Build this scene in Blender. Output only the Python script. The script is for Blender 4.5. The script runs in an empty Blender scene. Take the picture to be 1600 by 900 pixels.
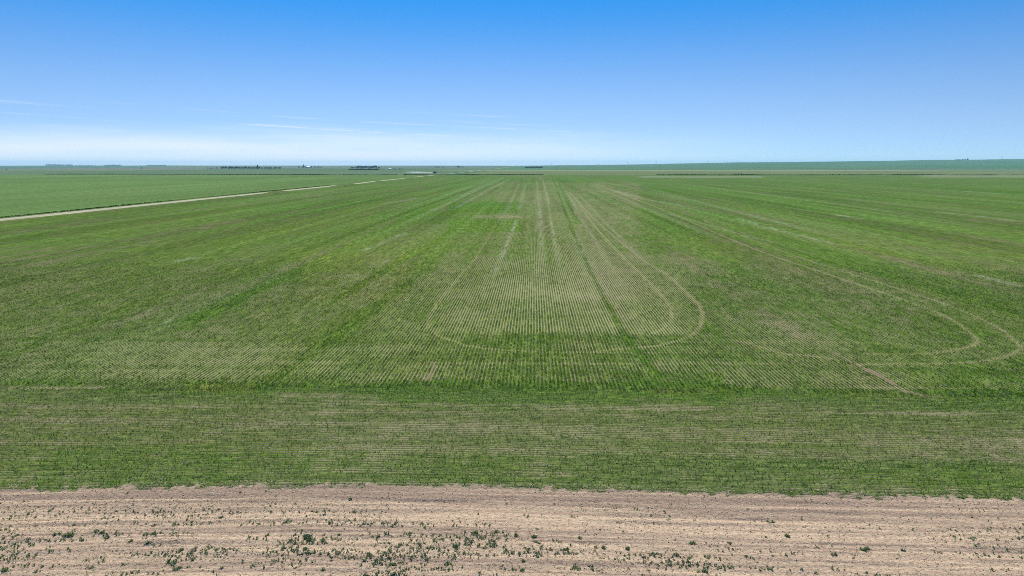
import bpy, math, random
import numpy as np
from mathutils import Vector

S = bpy.context.scene
COL = S.collection
R = math.radians
random.seed(7)
RNG = np.random.default_rng(11)

# ------------------------------------------------------------------ camera
CAM_H, FPX, YAW, PITCH = 12.0, 1067.0, R(1.77), R(10.2)
cam_data = bpy.data.cameras.new("camera")
cam_data.sensor_width = 36.0
cam_data.lens = 36.0 * FPX / 1600.0
cam_data.clip_start = 0.1
cam_data.clip_end = 60000.0
cam = bpy.data.objects.new("camera", cam_data)
cam.location = (0, 0, CAM_H)
cam.rotation_euler = (R(90) - PITCH, 0, YAW)
COL.objects.link(cam)
S.camera = cam

# ------------------------------------------------------------------ sky and sun
SUN_EL, SUN_AZ = R(52), R(-10)         # azimuth clockwise from +Y (ahead, to the left)
SKY_STRENGTH, SUN_STRENGTH, EXPOSURE = 0.115, 5.0, 0.33
HAZE_DENSITY = 6.5e-5
S.view_settings.view_transform = 'Standard'
S.view_settings.look = 'None'
S.view_settings.gamma = 1.0
S.view_settings.use_curve_mapping = False
S.view_settings.exposure = EXPOSURE
S.render.engine = 'CYCLES'
S.cycles.use_denoising = False
S.cycles.filter_width = 0.95
S.cycles.max_bounces = 6
S.cycles.volume_bounces = 2


class NT:
    """small helper for wiring node trees"""
    def __init__(self, tree):
        self.t = tree
        self.n = tree.nodes
        self.l = tree.links
        self.n.clear()

    def set(self, sock, v):
        if v is None:
            return
        if isinstance(v, bpy.types.NodeSocket):
            self.l.new(v, sock)
        else:
            sock.default_value = v

    def node(self, typ, **kw):
        nd = self.n.new(typ)
        for k, v in kw.items():
            setattr(nd, k, v)
        return nd

    def math(self, op, a, b=None, c=None, clamp=False):
        nd = self.node('ShaderNodeMath', operation=op, use_clamp=clamp)
        self.set(nd.inputs[0], a); self.set(nd.inputs[1], b); self.set(nd.inputs[2], c)
        return nd.outputs[0]

    def vmath(self, op, a, b=None):
        nd = self.node('ShaderNodeVectorMath', operation=op)
        self.set(nd.inputs[0], a); self.set(nd.inputs[1], b)
        return nd.outputs[0]

    def ss(self, x, lo, hi, a=0.0, b=1.0):
        nd = self.node('ShaderNodeMapRange', interpolation_type='SMOOTHSTEP')
        self.set(nd.inputs[0], x); self.set(nd.inputs[1], lo); self.set(nd.inputs[2], hi)
        self.set(nd.inputs[3], a); self.set(nd.inputs[4], b)
        return nd.outputs[0]

    def mix(self, f, a, b, blend='MIX'):
        nd = self.node('ShaderNodeMix', data_type='RGBA', blend_type=blend)
        self.set(nd.inputs[0], f); self.set(nd.inputs[6], a); self.set(nd.inputs[7], b)
        return nd.outputs[2]

    def noise(self, vec, scale, detail=2.0, rough=0.5, dims='3D'):
        nd = self.node('ShaderNodeTexNoise', noise_dimensions=dims)
        self.set(nd.inputs['Vector'], vec)
        nd.inputs['Scale'].default_value = scale
        nd.inputs['Detail'].default_value = detail
        nd.inputs['Roughness'].default_value = rough
        return nd.outputs[0]

    def attr(self, name):
        return self.node('ShaderNodeAttribute', attribute_name=name)


world = bpy.data.worlds.new("World")
S.world = world
world.use_nodes = True
w = NT(world.node_tree)
tc = w.node('ShaderNodeTexCoord')
sep = w.node('ShaderNodeSeparateXYZ')
w.l.new(tc.outputs['Generated'], sep.inputs[0])
X, Y, Z = sep.outputs
Zc = w.math('MAXIMUM', Z, 0.0)
# the clear prairie sky deepens quickly above the horizon
cz = w.math('ADD', w.math('MULTIPLY', w.math('POWER', Zc, 0.9), 2.6), 0.055)
comb = w.node('ShaderNodeCombineXYZ')
w.set(comb.inputs[0], X); w.set(comb.inputs[1], Y); w.set(comb.inputs[2], cz)
vec = w.vmath('NORMALIZE', comb.outputs[0])
sky = w.node('ShaderNodeTexSky', sky_type='NISHITA')
sky.sun_disc = False
sky.sun_elevation = SUN_EL
sky.sun_rotation = SUN_AZ
sky.altitude = 600
sky.air_density = 1.0
sky.dust_density = 0.0
sky.ozone_density = 3.0
w.l.new(vec, sky.inputs[0])
hsv = w.node('ShaderNodeHueSaturation')
hsv.inputs['Hue'].default_value = 0.496
w.set(hsv.inputs['Saturation'], w.ss(Zc, 0.04, 0.24, 0.98, 1.36))
w.set(hsv.inputs['Value'], w.math('ADD', w.math('MULTIPLY', w.math('POWER', Zc, 0.55), 1.28), 0.70))
w.l.new(sky.outputs[0], hsv.inputs['Color'])
skycol = hsv.outputs[0]
# thin cloud: a pale bank low on the left and a few cirrus streaks above it
az = w.math('ARCTAN2', X, Y)
el = w.math('ARCSINE', Zc)
cv = w.node('ShaderNodeCombineXYZ')
w.set(cv.inputs[0], w.math('MULTIPLY', az, 3.0))
w.set(cv.inputs[1], w.math('MULTIPLY', el, 42.0))
n1 = w.noise(cv.outputs[0], 1.6, 4, 0.55)
cv2 = w.node('ShaderNodeCombineXYZ')
w.set(cv2.inputs[0], w.math('MULTIPLY', az, 2.2))
w.set(cv2.inputs[1], w.math('MULTIPLY', w.math('ADD', el, w.math('MULTIPLY', az, 0.045)), 190.0))
n2 = w.noise(cv2.outputs[0], 1.0, 4, 0.55)
edge = w.math('ADD', 0.041, w.math('MULTIPLY', w.math('SUBTRACT', n1, 0.5), 0.030))
bank = w.ss(w.math('SUBTRACT', edge, el), -0.018, 0.028)
side = w.ss(az, -0.25, 0.42, 1.0, 0.0)
bank = w.math('MULTIPLY', w.math('MULTIPLY', bank, side), w.ss(n1, 0.1, 0.7, 0.65, 1.0))
stk = w.math('MULTIPLY', w.ss(n2, 0.50, 0.70), w.math('MULTIPLY', w.ss(el, 0.030, 0.044), w.ss(el, 0.058, 0.082, 1.0, 0.0)))
stk = w.math('MULTIPLY', w.math('MULTIPLY', stk, w.ss(n1, 0.42, 0.62)), w.ss(az, -0.05, 0.22, 1.0, 0.0))
cl = w.math('MAXIMUM', w.math('MULTIPLY', bank, 0.80), w.math('MULTIPLY', stk, 0.58))
CLOUD = (6.6, 6.95, 7.4, 1)
final = w.mix(cl, skycol, CLOUD)
bg = w.node('ShaderNodeBackground')
w.l.new(final, bg.inputs[0])
bg.inputs[1].default_value = SKY_STRENGTH
wo = w.node('ShaderNodeOutputWorld')
w.l.new(bg.outputs[0], wo.inputs[0])

sd = bpy.data.lights.new("sun", 'SUN')
sd.energy = SUN_STRENGTH
sd.angle = R(0.53)
sd.color = (1.0, 0.955, 0.89)
sun = bpy.data.objects.new("sun", sd)
sdir = Vector((math.sin(SUN_AZ) * math.cos(SUN_EL), math.cos(SUN_AZ) * math.cos(SUN_EL), math.sin(SUN_EL)))
sun.rotation_euler = sdir.to_track_quat('Z', 'Y').to_euler()
sun.location = (0, 0, 200)
COL.objects.link(sun)

# ------------------------------------------------------------------ survey: photo pixel -> point on level ground
_cy, _sy, _cp, _sp = math.cos(YAW), math.sin(YAW), math.cos(PITCH), math.sin(PITCH)
def ground_at(px, py, z=0.0):
    px = np.asarray(px, float); py = np.asarray(py, float)
    a = (px - 800.0) / FPX; b = -(py - 450.0) / FPX
    fwd = _cp + b * _sp
    up = -_sp + b * _cp
    t = (z - CAM_H) / up
    return t * (a * _cy - fwd * _sy), t * (a * _sy + fwd * _cy)

def bearing_at(px, dist):
    """x,y of a point whose camera-forward distance is dist, seen in column px"""
    a = (px - 800.0) / FPX
    return dist * (a * _cy - _sy), dist * (a * _sy + _cy)

# ------------------------------------------------------------------ numpy noise
_T = np.random.default_rng(3).random((256, 256))
def vn(x, y, seed=0):
    x = x + seed * 17.37; y = y + seed * 9.71
    xi = np.floor(x).astype(np.int64); yi = np.floor(y).astype(np.int64)
    fx = x - xi; fy = y - yi
    fx = fx * fx * (3 - 2 * fx); fy = fy * fy * (3 - 2 * fy)
    x0 = xi & 255; x1 = (xi + 1) & 255; y0 = yi & 255; y1 = (yi + 1) & 255
    return (_T[x0, y0] * (1 - fx) + _T[x1, y0] * fx) * (1 - fy) + (_T[x0, y1] * (1 - fx) + _T[x1, y1] * fx) * fy

def fbm(x, y, o=3, seed=0):
    s = 0; a = 0.5; t = 0
    for k in range(o):
        s = s + a * vn(x * 2 ** k, y * 2 ** k, seed + k * 5); t += a; a *= 0.5
    return s / t

def sst(x, lo, hi):
    t = np.clip((x - lo) / (hi - lo), 0, 1)
    return t * t * (3 - 2 * t)

def polydist(x, y, pts, reach):
    """distance to a polyline and the arc parameter 0..1; far points get reach"""
    P = np.array(pts, float)
    d = np.full(x.shape, reach * 1.0)
    tt = np.zeros(x.shape)
    m = (x > P[:, 0].min() - reach) & (x < P[:, 0].max() + reach) & (y > P[:, 1].min() - reach) & (y < P[:, 1].max() + reach)
    if not m.any():
        return d, tt
    xm, ym = x[m], y[m]
    dm = np.full(xm.shape, reach * 1.0); tm = np.zeros(xm.shape)
    L = np.hypot(*np.diff(P, axis=0).T); cum = np.concatenate([[0], np.cumsum(L)]) / max(L.sum(), 1e-6)
    for i in range(len(P) - 1):
        ax, ay = P[i]; bx, by = P[i + 1]
        vx, vy = bx - ax, by - ay
        q = np.clip(((xm - ax) * vx + (ym - ay) * vy) / (vx * vx + vy * vy + 1e-9), 0, 1)
        dd = np.hypot(xm - ax - q * vx, ym - ay - q * vy)
        b = dd < dm
        dm[b] = dd[b]; tm[b] = cum[i] + (cum[i + 1] - cum[i]) * q[b]
    d[m] = dm; tt[m] = tm
    return d, tt

def gp(*pts):
    return [tuple(float(c) for c in ground_at(a, b)) for a, b in pts]

def smooth(pts, n=2):
    P = np.array(pts, float)
    for _ in range(n):
        Q = np.empty((2 * len(P) - 2, 2))
        Q[0::2] = .75 * P[:-1] + .25 * P[1:]; Q[1::2] = .25 * P[:-1] + .75 * P[1:]
        P = np.vstack([P[:1], Q, P[-1:]])
    return P

# ------------------------------------------------------------------ what the survey found
_ex, _ey = ground_at(np.array([0, 250, 530, 800, 1067, 1330, 1600]), np.array([765, 760, 757, 761, 768, 774, 780.]))
def strip_edge(x):
    """y of the line where the crop begins"""
    y = np.interp(x, _ex, _ey)
    y = y + np.where(x > _ex[-1], (x - _ex[-1]) * -0.045, 0) + np.where(x < _ex[0], (x - _ex[0]) * 0.02, 0)
    return y

ROW = 0.222
FIELD_END = 850.0
ROAD_X, ROAD_W = -118.5, 6.4

TRACKS = [  # (pixels, width m, strength, far width growth)
    ([(782, 340), (765, 368), (745, 400), (721, 428), (706, 447), (681, 475), (670, 498), (670, 513), (685, 525), (706, 532), (730, 541), (780, 547), (840, 549)], .34, .75),
    ([(905, 320), (932, 358), (981, 409), (1001, 428), (1029, 455), (1048, 479), (1050, 496), (1041, 511), (1020, 521)], .42, .7),
    ([(890, 300), (921, 336), (960, 370), (1007, 409), (1039, 426), (1073, 458), (1095, 479), (1099, 492), (1094, 511), (1080, 525), (1054, 534), (1026, 541), (992, 543), (930, 549)], .42, .85),
    ([(929, 287), (1034, 326), (1148, 377), (1207, 400), (1270, 421), (1350, 447), (1431, 475), (1488, 498), (1516, 519), (1531, 536), (1512, 543), (1471, 551), (1425, 554), (1350, 553)], .42, .8),
    ([(1100, 345), (1240, 400), (1317, 423), (1369, 441), (1444, 464), (1482, 477), (1529, 496), (1567, 515), (1588, 536), (1599, 543), (1575, 557), (1539, 564), (1482, 568), (1340, 569)], .42, .75),
    ([(1128, 481), (1151, 511), (1168, 521)], .4, .3),
    ([(1141, 530), (1185, 541), (1221, 553), (1266, 556), (1308, 562)], .4, .75),
    ([(768, 350), (760, 352)], .4, .3),
]
TRACKS = [(smooth(gp(*p), 2), wd, st) for p, wd, st in TRACKS]
BARE = [
    (smooth(gp((1304, 551), (1322, 562), (1340, 570), (1362, 580), (1382, 591), (1402, 603)), 1), .10, .7),
    (smooth(gp((1352, 576), (1378, 589), (1392, 597)), 1), .20, .75),
    (smooth(gp((678, 566), (674, 580), (668, 594)), 1), .15, .85),
    (smooth(gp((1418, 612), (1440, 618), (1470, 621)), 1), .3, .5),
]
LUSH = [   # (pixels, width, strength)
    (gp((862, 276), (868, 290), (880, 322), (892, 355), (908, 392), (925, 430), (945, 468), (975, 522), (1000, 555), (1030, 590)), .26, .8),
    (gp((866, 273), (876, 292), (888, 318), (902, 350)), .42, .7),
    (gp((528, 466), (620, 410), (690, 372), (745, 330)), .55, .8),
    (gp((300, 500), (470, 420), (640, 340), (735, 298)), .8, .6),
    (gp((430, 590), (560, 500), (640, 440)), .8, .5),
    (gp((1240, 395), (1420, 440), (1600, 492)), .9, .5),
    (gp((1100, 330), (1330, 382), (1600, 438)), 1.4, .6),
    (gp((1150, 310), (1400, 345), (1600, 376)), 1.6, .5),
]
PALE = [
    (gp((40, 610), (200, 543), (310, 475), (436, 426), (620, 345)), .8, .14),
    (gp((120, 560), (300, 486), (460, 426)), .5, .2),
    (gp((808, 341), (795, 375), (780, 409), (765, 445)), .45, .9),
    (gp((855, 300), (860, 340), (866, 371), (872, 409), (880, 450)), .4, .8),
    (gp((844, 300), (845, 340), (846, 400), (845, 470)), .6, .5),
    (gp((895, 360), (920, 410), (955, 480)), 1.0, .5),
    (gp((800, 278), (760, 298), (725, 318), (690, 336)), 1.3, .7),
    (gp((790, 276), (750, 292), (715, 310)), 1.5, .6),
    (gp((1147, 340), (1205, 357), (1267, 372), (1320, 385)), .9, .95),
    (gp((1300, 334), (1350, 343)), 1.2, .8),
    (gp((1180, 318), (1300, 334)), 1.0, .4),
    (gp((1455, 330), (1540, 339), (1600, 347)), 1.5, .7),
    (gp((1360, 291), (1480, 297), (1600, 305)), 2.0, .5),
    (gp((1520, 428), (1600, 449)), .8, .8),
    (gp((955, 296), (1010, 312), (1100, 327)), 1.2, .7),
    (gp((1100, 288), (1200, 293), (1350, 297)), 2.0, .5),
    (gp((1030, 330), (1180, 372), (1240, 385)), .8, .4),
    (gp((590, 320), (640, 312), (655, 308)), 1.5, .5),
    (gp((838, 282), (842, 320), (843, 380)), .8, .6),
    (gp((848, 280), (853, 300), (857, 330)), .8, .7),
    (gp((822, 285), (815, 310), (808, 341)), .8, .5),
    (gp((812, 285), (797, 318), (775, 360)), .7, .5),
    (gp((884, 296), (905, 335), (935, 385), (985, 470)), .5, .6),
    (gp((900, 300), (960, 362), (1040, 440)), .5, .5),
    (gp((780, 282), (700, 318), (610, 356)), 1.0, .5),
    (gp((770, 280), (660, 316), (560, 350)), 1.2, .4),
    (gp((920, 288), (1040, 338), (1180, 396)), 1.0, .4),
    (gp((980, 286), (1150, 330), (1400, 395)), 1.2, .4),
    (gp((1050, 285), (1300, 318), (1600, 362)), 1.4, .4),
    (gp((560, 395), (640, 362)), .9, .5),
    (gp((270, 410), (310, 402)), 1.0, .6),
]
# level streaks along the headland: (v0 pixel row at column 800, x from, x to, half width m, strength)
def vrow(px, py):
    x, y = ground_at(px, py); return float(x), float(y)
HEAD_LINES = [((690, 1130), 551, .20, .7), ((560, 1260), 568, .22, .6), ((980, 1350), 586, .12, .4), ((420, 545), 568, .3, .7), ((330, 570), 580, .14, .6),
              ((0, 180), 606, .30, .9), ((0, 330), 579, .25, .6), ((0, 620), 597, .10, .5), ((0, 200), 627, .08, .8), ((1100, 1600), 606, .12, .6), ((1100, 1600), 623, .12, .8),
              ((1100, 1600), 646, .2, .7), ((430, 620), 618, .22, .7), ((640, 1100), 632, .10, .4), ((830, 1130), 640, .25, .6), ((0, 540), 636, .10, .4), ((0, 600), 660, .3, .55),
              ((540, 800), 668, .3, .4), ((1130, 1290), 668, .25, .35), ((1120, 1220), 690, .2, .4), ((0, 1600), 655, .08, .3), ((1340, 1600), 569, .2, .4)]
_hl = []
for (xa, xb), py, hw_, st_ in HEAD_LINES:
    _hl.append((gp(*[(q, py) for q in np.linspace(xa, xb, 6)]), hw_, st_))
HEAD_LINES = _hl

RUTS = [(float(ground_at(800, p)[1] - strip_edge(0.0)), w_, t_) for p, w_, t_ in ((770, .05, -.7), (777, .05, -.6), (783, .10, .4), (788, .04, -.45), (794, .09, .5), (801, .05, -.4), (808, .08, .4), (815, .13, .7), (819, .035, -.8), (823, .10, .75), (829, .04, -.4), (837, .035, -.9), (843, .035, -1.0), (847, .07, .4), (857, .04, -.5), (866, .08, .3), (875, .05, -.5), (884, .08, .35), (893, .04, -.8), (897, .06, .5))]
LIN = lambda r, g, b: tuple(((c / 255) / 12.92 if c / 255 <= .04045 else ((c / 255 + .055) / 1.055) ** 2.4) for c in (r, g, b))
C_DULL = np.array((0.082, 0.124, 0.022))
C_LUSH = np.array((0.068, 0.132, 0.013))
C_YEL = np.array((0.150, 0.165, 0.028))
C_GREY = np.array((0.090, 0.148, 0.038))
C_STRAW = np.array((0.295, 0.288, 0.135))
C_SOIL = np.array((0.230, 0.150, 0.105))
C_STRIP = np.array((0.515, 0.375, 0.232))
C_STRIPD = np.array((0.298, 0.212, 0.142))

def box(x, y, x0, x1, y0, y1, f, fy=None):
    fy = f if fy is None else fy
    return sst(x, x0 - f, x0 + f) * (1 - sst(x, x1 - f, x1 + f)) * sst(y, y0 - fy, y0 + fy) * (1 - sst(y, y1 - fy, y1 + fy))

def pxbox(x, y, px0, px1, py0, py1, f):
    """patch bounded by two level lines and two lines that run with the rows' own survey corners"""
    xa, ya = ground_at((px0 + px1) / 2, py1); xb, yb = ground_at((px0 + px1) / 2, py0)
    lx0 = ground_at(px0, py1)[0]; lx0b = ground_at(px0, py0)[0]
    lx1 = ground_at(px1, py1)[0]; lx1b = ground_at(px1, py0)[0]
    t = np.clip((y - ya) / (yb - ya + 1e-6), 0, 1)
    return box(x, y, lx0 + (lx0b - lx0) * t, lx1 + (lx1b - lx1) * t, ya, yb, f, f * 0.6)

def fields(x, y):
    """colour, cover and row pattern of the ground at world points"""
    o = {}
    v = y - strip_edge(x)
    n_big = fbm(x / 38, y / 60, 3, 1)
    n_st1 = fbm(x / 2.3, y / 55, 3, 2)
    n_st2 = fbm(x / 7.0, y / 130, 3, 3)
    n_st3 = fbm(x / 22.0, y / 260, 3, 8)
    n_hor = fbm(x / 14, v / 0.55, 3, 4)
    n_hor2 = fbm(x / 9, v / 1.8, 3, 6)
    n_pat = fbm(x / 3.2, y / 4.0, 3, 5)
    n_spk = fbm(x / 0.5, y / 0.8, 2, 9)
    infield = (v > 0) & (y < FIELD_END)
    far = y >= FIELD_END
    hb = v + 1.6 * (n_pat - .5)
    headw = 1 - sst(hb, 10.4, 13.0)
    mid = sst(hb, 10.4, 13.0) * (1 - sst(y, 46.5, 48.5))
    dist = np.hypot(x, y)
    # cover and colours of the crop; streaks follow the rows, so they stop at the headland
    kk = 1 - .92 * headw
    n_st1 = .5 + (n_st1 - .5) * kk; n_st2 = .5 + (n_st2 - .5) * kk; n_st3 = .5 + (n_st3 - .5) * kk
    cov = 0.64 + 0.10 * (n_big - .5) + 0.30 * (n_st1 - .5) + 0.20 * (n_st2 - .5) + .14 * (n_st3 - .5) + 0.26 * (n_pat - .5) + .30 * (n_spk - .5)
    cov = cov + (0.50 * (n_hor - .5) + .20 * (n_hor2 - .5) - .02) * headw + .40 * (n_hor - .5) * mid
    lush = np.clip(0.40 + 1.2 * (n_st2 - .5) + .5 * (n_big - .5), 0, 1)
    yel = np.clip(0.14 + .8 * ((fbm(x / 11, y / 40, 3, 12) - .5) * kk), 0, 1)
    straw = np.clip(0.5 + 1.6 * (n_st1 - .5) + 1.1 * (fbm(x / 5, y / 9, 3, 15) - .5), 0, 1)
    cov = cov + .07 * sst(y, 50, 130) + .05 * sst(y, 200, 500)
    amp = 0.62 + 0 * x
    # open, pale rows in the middle of the picture; well filled rows on both sides
    cen = pxbox(x, y, 690, 1075, 372, 521, 1.6) * (1 - sst(y + 30 * (n_st1 - .5), 58, 102)) * np.clip(.35 + 1.3 * n_st1, 0, 1.2)
    cov = cov - .17 * cen; amp = amp + .35 * cen; straw = straw + .35 * cen; lush = lush - .15 * cen; yel = yel + .12 * cen
    c2 = pxbox(x, y, 775, 1000, 285, 470, 2.5) * np.clip(.2 + 1.5 * n_st1, 0, 1.2)
    cov = cov - .16 * c2; straw = straw + .2 * c2; lush = lush - .25 * c2
    lft = pxbox(x, y, 150, 660, 540, 600, 2.5) * np.clip(2.4 * fbm(x / 5, y / 5, 2, 18) - .5, 0, 1)
    cov = cov - .12 * lft; amp = amp + .55 * lft; straw = straw + .15 * lft
    cov = cov + .07 * mid * (1 - lft * .8); amp = amp + .30 * mid
    tl = pxbox(x, y, 560, 700, 430, 545, 2.5)
    amp = amp + .4 * tl
    rgt = pxbox(x, y, 1180, 1420, 420, 545, 3.0)
    cov = cov - .05 * rgt * (0.4 + 1.2 * n_pat)
    amp = amp - .22 * sst(x, 14, 20) * (1 - mid)
    amp = amp - .20 * (1 - sst(x, -26, -18)) * (1 - mid)
    # double-sown lush bands at the headland
    for (a, b, c, d, st) in ((280, 420, 597, 617, 1.0), (400, 600, 600, 612, .7), (545, 660, 601, 618, .9), (590, 1130, 597, 632, .85), (985, 1130, 590, 622, .6), (1120, 1405, 606, 626, .9), (1420, 1640, 608, 640, .7), (0, 130, 595, 604, .5),
                             (1480, 1640, 560, 600, .5), (0, 1600, 715, 757, .10), (1100, 1600, 730, 770, .15)):
        bx = pxbox(x, y, a, b, c, d, .45) * np.clip(.45 + 1.1 * (n_hor2 - .3), 0.2, 1)
        cov = cov + .26 * st * bx; lush = lush + .5 * st * bx; yel = yel - .25 * st * bx; amp = amp - .3 * st * bx
    for (a, b, c, d, st) in ((290, 400, 600, 614, .7), (1010, 1140, 605, 618, .5), (1300, 1400, 612, 622, .4), (470, 640, 395, 470, .3)):
        yel = yel + st * pxbox(x, y, a, b, c, d, .5)
    dryb = pxbox(x, y, -100, 1700, 640, 706, 1.0)
    cov = cov - .05 * dryb; yel = yel + .42 * dryb * (0.4 + n_hor2); lush = lush - .2 * dryb
    # lush block with a pale bar in mid field
    for (a, b, c, d, st) in ((700, 815, 316, 333, .8), (705, 815, 343, 362, .85), (640, 720, 330, 350, .4)):
        bx = pxbox(x, y, a, b, c, d, 1.2); cov = cov + .22 * st * bx; lush = lush + .6 * st * bx; straw = straw - .3 * bx
    bx = pxbox(x, y, 735, 815, 336, 341, 1.0); cov = cov - .16 * bx * (.4 + 1.2 * n_st1); straw = straw + .4 * bx
    # lines left by the drill and the wheels
    for P, wd, st in LUSH:
        d, t = polydist(x, y, P, 6)
        m = st * np.exp(-(d / wd) ** 2); cov = cov + .45 * m; lush = lush + .6 * m; straw = straw - .4 * m; amp = amp - .2 * m
    grow = 1 + np.clip((dist - 80) / 320, 0, 1)
    palew = 0 * x
    for P, wd, st in PALE:
        d, t = polydist(x, y, P, 10)
        ends = sst(t, 0, .15) * (1 - sst(t, .85, 1))
        m = st * np.exp(-(d / (wd * .8)) ** 2) * ends * np.clip(2.2 * n_spk + 1.3 * n_pat - 1.15, 0, 1.3); palew = palew + .75 * m; cov = cov - .20 * m; straw = straw + .6 * m; yel = yel - .2 * m
    for P, wd, st in TRACKS:
        d, t = polydist(x, y, P, 5)
        m = st * np.exp(-(d / (wd * .45 * grow)) ** 2) * (.5 + .9 * n_pat)
        m = m * np.clip(.65 + .8 * n_spk, 0, 1.3) * (1 + .35 * mid)
        cov = cov - .30 * m; yel = yel + .60 * m; straw = straw + .25 * m
    hlm = 0 * x
    for P, hw_, st in HEAD_LINES:
        d, t = polydist(x, y, P, 5)
        ends = sst(t, 0, .12) * (1 - sst(t, .88, 1))
        m = st * np.exp(-(d / hw_) ** 2) * ends * (.4 + 1.0 * n_pat)
        hlm = np.maximum(hlm, m); cov = cov - .34 * m; yel = yel + .35 * m; straw = straw + .3 * m
    bare = 0 * x
    for P, wd, st in BARE:
        d, t = polydist(x, y, P, 5)
        bare = np.maximum(bare, st * (1 - sst(d + (n_spk - .5) * wd * 1.6 + (n_pat - .5) * wd, wd * .3, wd * 1.3)))
    cov = cov - .9 * bare; straw = straw * (1 - bare) - 1.6 * bare
    amp = amp - .18 * headw
    cov = np.where(bare > .1, cov, np.maximum(cov, (.50 + .25 * (n_spk - .5) + .2 * (n_pat - .5) - .30 * np.clip(hlm, 0, 1)) * headw))
    cov = np.clip(cov, 0.02, 1.15); lush = np.clip(lush, 0, 1); yel = np.clip(yel, 0, 1); straw = np.clip(straw, -1.6, 1); amp = np.clip(amp, .1, 1.3)
    L = lambda a, b, t: a + (b - a) * t[:, None]
    n_st0 = fbm(x / .85, y / 90, 3, 17)
    n_st4 = fbm(x / 4.5, y / 220, 3, 19)
    fa = .40 + .95 * sst(y, 50, 170)
    tonev = 1 + fa * (.9 * (n_st0 - .5) + .7 * (n_st1 - .5) + .8 * (n_st4 - .5) + .35 * (n_pat - .5)) * (1 - headw)
    crop = C_DULL + (C_LUSH - C_DULL) * lush[:, None]
    crop = L(crop, np.broadcast_to(C_YEL, crop.shape), .75 * yel)
    crop = L(crop, np.broadcast_to(np.array((.104, .126, .040)), crop.shape), headw * np.clip(.25 + .9 * n_hor2 - .5 * lush, 0, .8))
    soil = L(np.broadcast_to(C_SOIL, crop.shape), np.broadcast_to(C_STRAW, crop.shape), np.clip(.62 + .38 * straw, 0, 1) + 0)
    crop = crop * np.clip(tonev, .76, 1.0)[:, None]
    crop = L(crop, np.broadcast_to(np.array((.130, .190, .045)), crop.shape), np.clip((tonev - 1) * 1.1, 0, .7))
    crop = L(crop, np.broadcast_to(np.array((.30, .32, .18)), crop.shape), np.clip(palew, 0, .65))
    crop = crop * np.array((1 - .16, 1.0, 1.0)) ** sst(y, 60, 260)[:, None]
    # seen over distance the gaps close up: far crop is greyer, with some haze put into its colour
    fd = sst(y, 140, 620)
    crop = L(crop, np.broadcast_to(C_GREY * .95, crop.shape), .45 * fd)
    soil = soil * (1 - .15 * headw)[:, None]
    # the bare strip along the near edge
    tear = (fbm(x / .22, v / .3, 2, 23) - .5) * .9 + (fbm(x / 1.3, v / .5, 2, 27) - .5) * .2
    strip = 1 - sst(v + tear * .7, -.12, .12)
    sn = fbm(x / 7, v / .16, 4, 21); sn2 = fbm(x / 30, v / .8, 3, 22)
    edgeband = np.exp(-((v + .55) / .55) ** 2)
    tone = np.clip(.66 + 2.2 * (sn - .5) + 1.3 * (sn2 - .5) - .50 * edgeband + .30 * np.exp(-((v + 2.6) / .5) ** 2) + .35 * (n_spk - .5), 0, 1)
    vw = v + .10 * (fbm(x / 9, x * 0, 2, 24) - .5)
    for pyr, wd, st in RUTS:
        tone = tone + st * np.exp(-((vw - pyr) / wd) ** 2) * np.clip(2.6 * fbm(x / 4.5, x * 0 + pyr * 3, 3, 25) - .5, 0, 1.2)
    tone = np.clip(tone, 0, 1.15)
    sc = np.broadcast_to(C_STRIPD, crop.shape) + (C_STRIP - C_STRIPD) * tone[:, None]
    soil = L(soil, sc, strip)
    cov = cov * (1 - strip) + strip * np.clip(.02 + .30 * (fbm(x / 2.6, v / .5, 3, 31) - .52) * sst(-v, .8, 2.0), 0, .25)
    amp = amp * (1 - strip) + .15 * strip
    crop = L(crop, np.broadcast_to(np.array((.15, .17, .065)), crop.shape), strip * .8)
    # neighbour's field beyond the road and the country behind
    nb = 1 - sst(x, ROAD_X - 9, ROAD_X - 5)
    g = np.array((.098, .160, .044)) * (0.62 + .76 * ((.5 * fbm(x / 40, y / 160, 3, 41) + .5 * fbm(x / 7, y / 240, 3, 40)))[:, None])
    crop = L(crop, g, nb); cov = cov * (1 - nb) + nb * np.clip(.86 + .5 * (fbm(x / 26, y / 50, 3, 42) - .5), 0, 1)
    fr = sst(y, FIELD_END - 2, FIELD_END + 2)
    ci = np.floor((x + 118) / 805.0); cj = np.floor((y - FIELD_END) / 805.0)
    hsh = _T[(ci.astype(int) * 7 + 31) & 255, (cj.astype(int) * 13 + 5) & 255]
    pal = np.array([(.075, .145, .060), (.110, .150, .070), (.058, .130, .055), (.130, .145, .090), (.070, .140, .075), (.085, .130, .065)])
    fc = pal[(hsh * 5.999).astype(int)] * (.85 + .3 * fbm(x / 120, y / 300, 3, 43))[:, None]
    # first fields past the far end: olive pasture on the right, greyish stubble on the left
    rt = box(x, y, -95, 4000, FIELD_END, 1650, 8)[:, None]
    fc = fc * (1 - rt) + rt * (np.array((.125, .155, .060)) * (.8 + .4 * fbm(x / 160, y / 120, 3, 44))[:, None])
    lt = box(x, y, -4000, -125, FIELD_END, 1500, 8)[:, None]
    fc = fc * (1 - lt) + lt * (np.array((.098, .142, .068)) * (.85 + .3 * fbm(x / 200, y / 90, 3, 45))[:, None])
    tn = (box(x, y, -200, 900, 1500, 1750, 60) * .4)[:, None]
    fc = fc * (1 - tn) + tn * np.array((.300, .290, .180))
    hl = (sst(x, 300, 900) * sst(y, 1750, 2100))[:, None]
    fc = fc * (1 - .75 * hl) + .75 * hl * (np.array((.048, .125, .045)) * (.75 + .5 * fbm(x / 300, y / 500, 3, 46))[:, None])
    crop = L(crop, fc, fr); cov = cov * (1 - fr) + fr * 1.15
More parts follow.
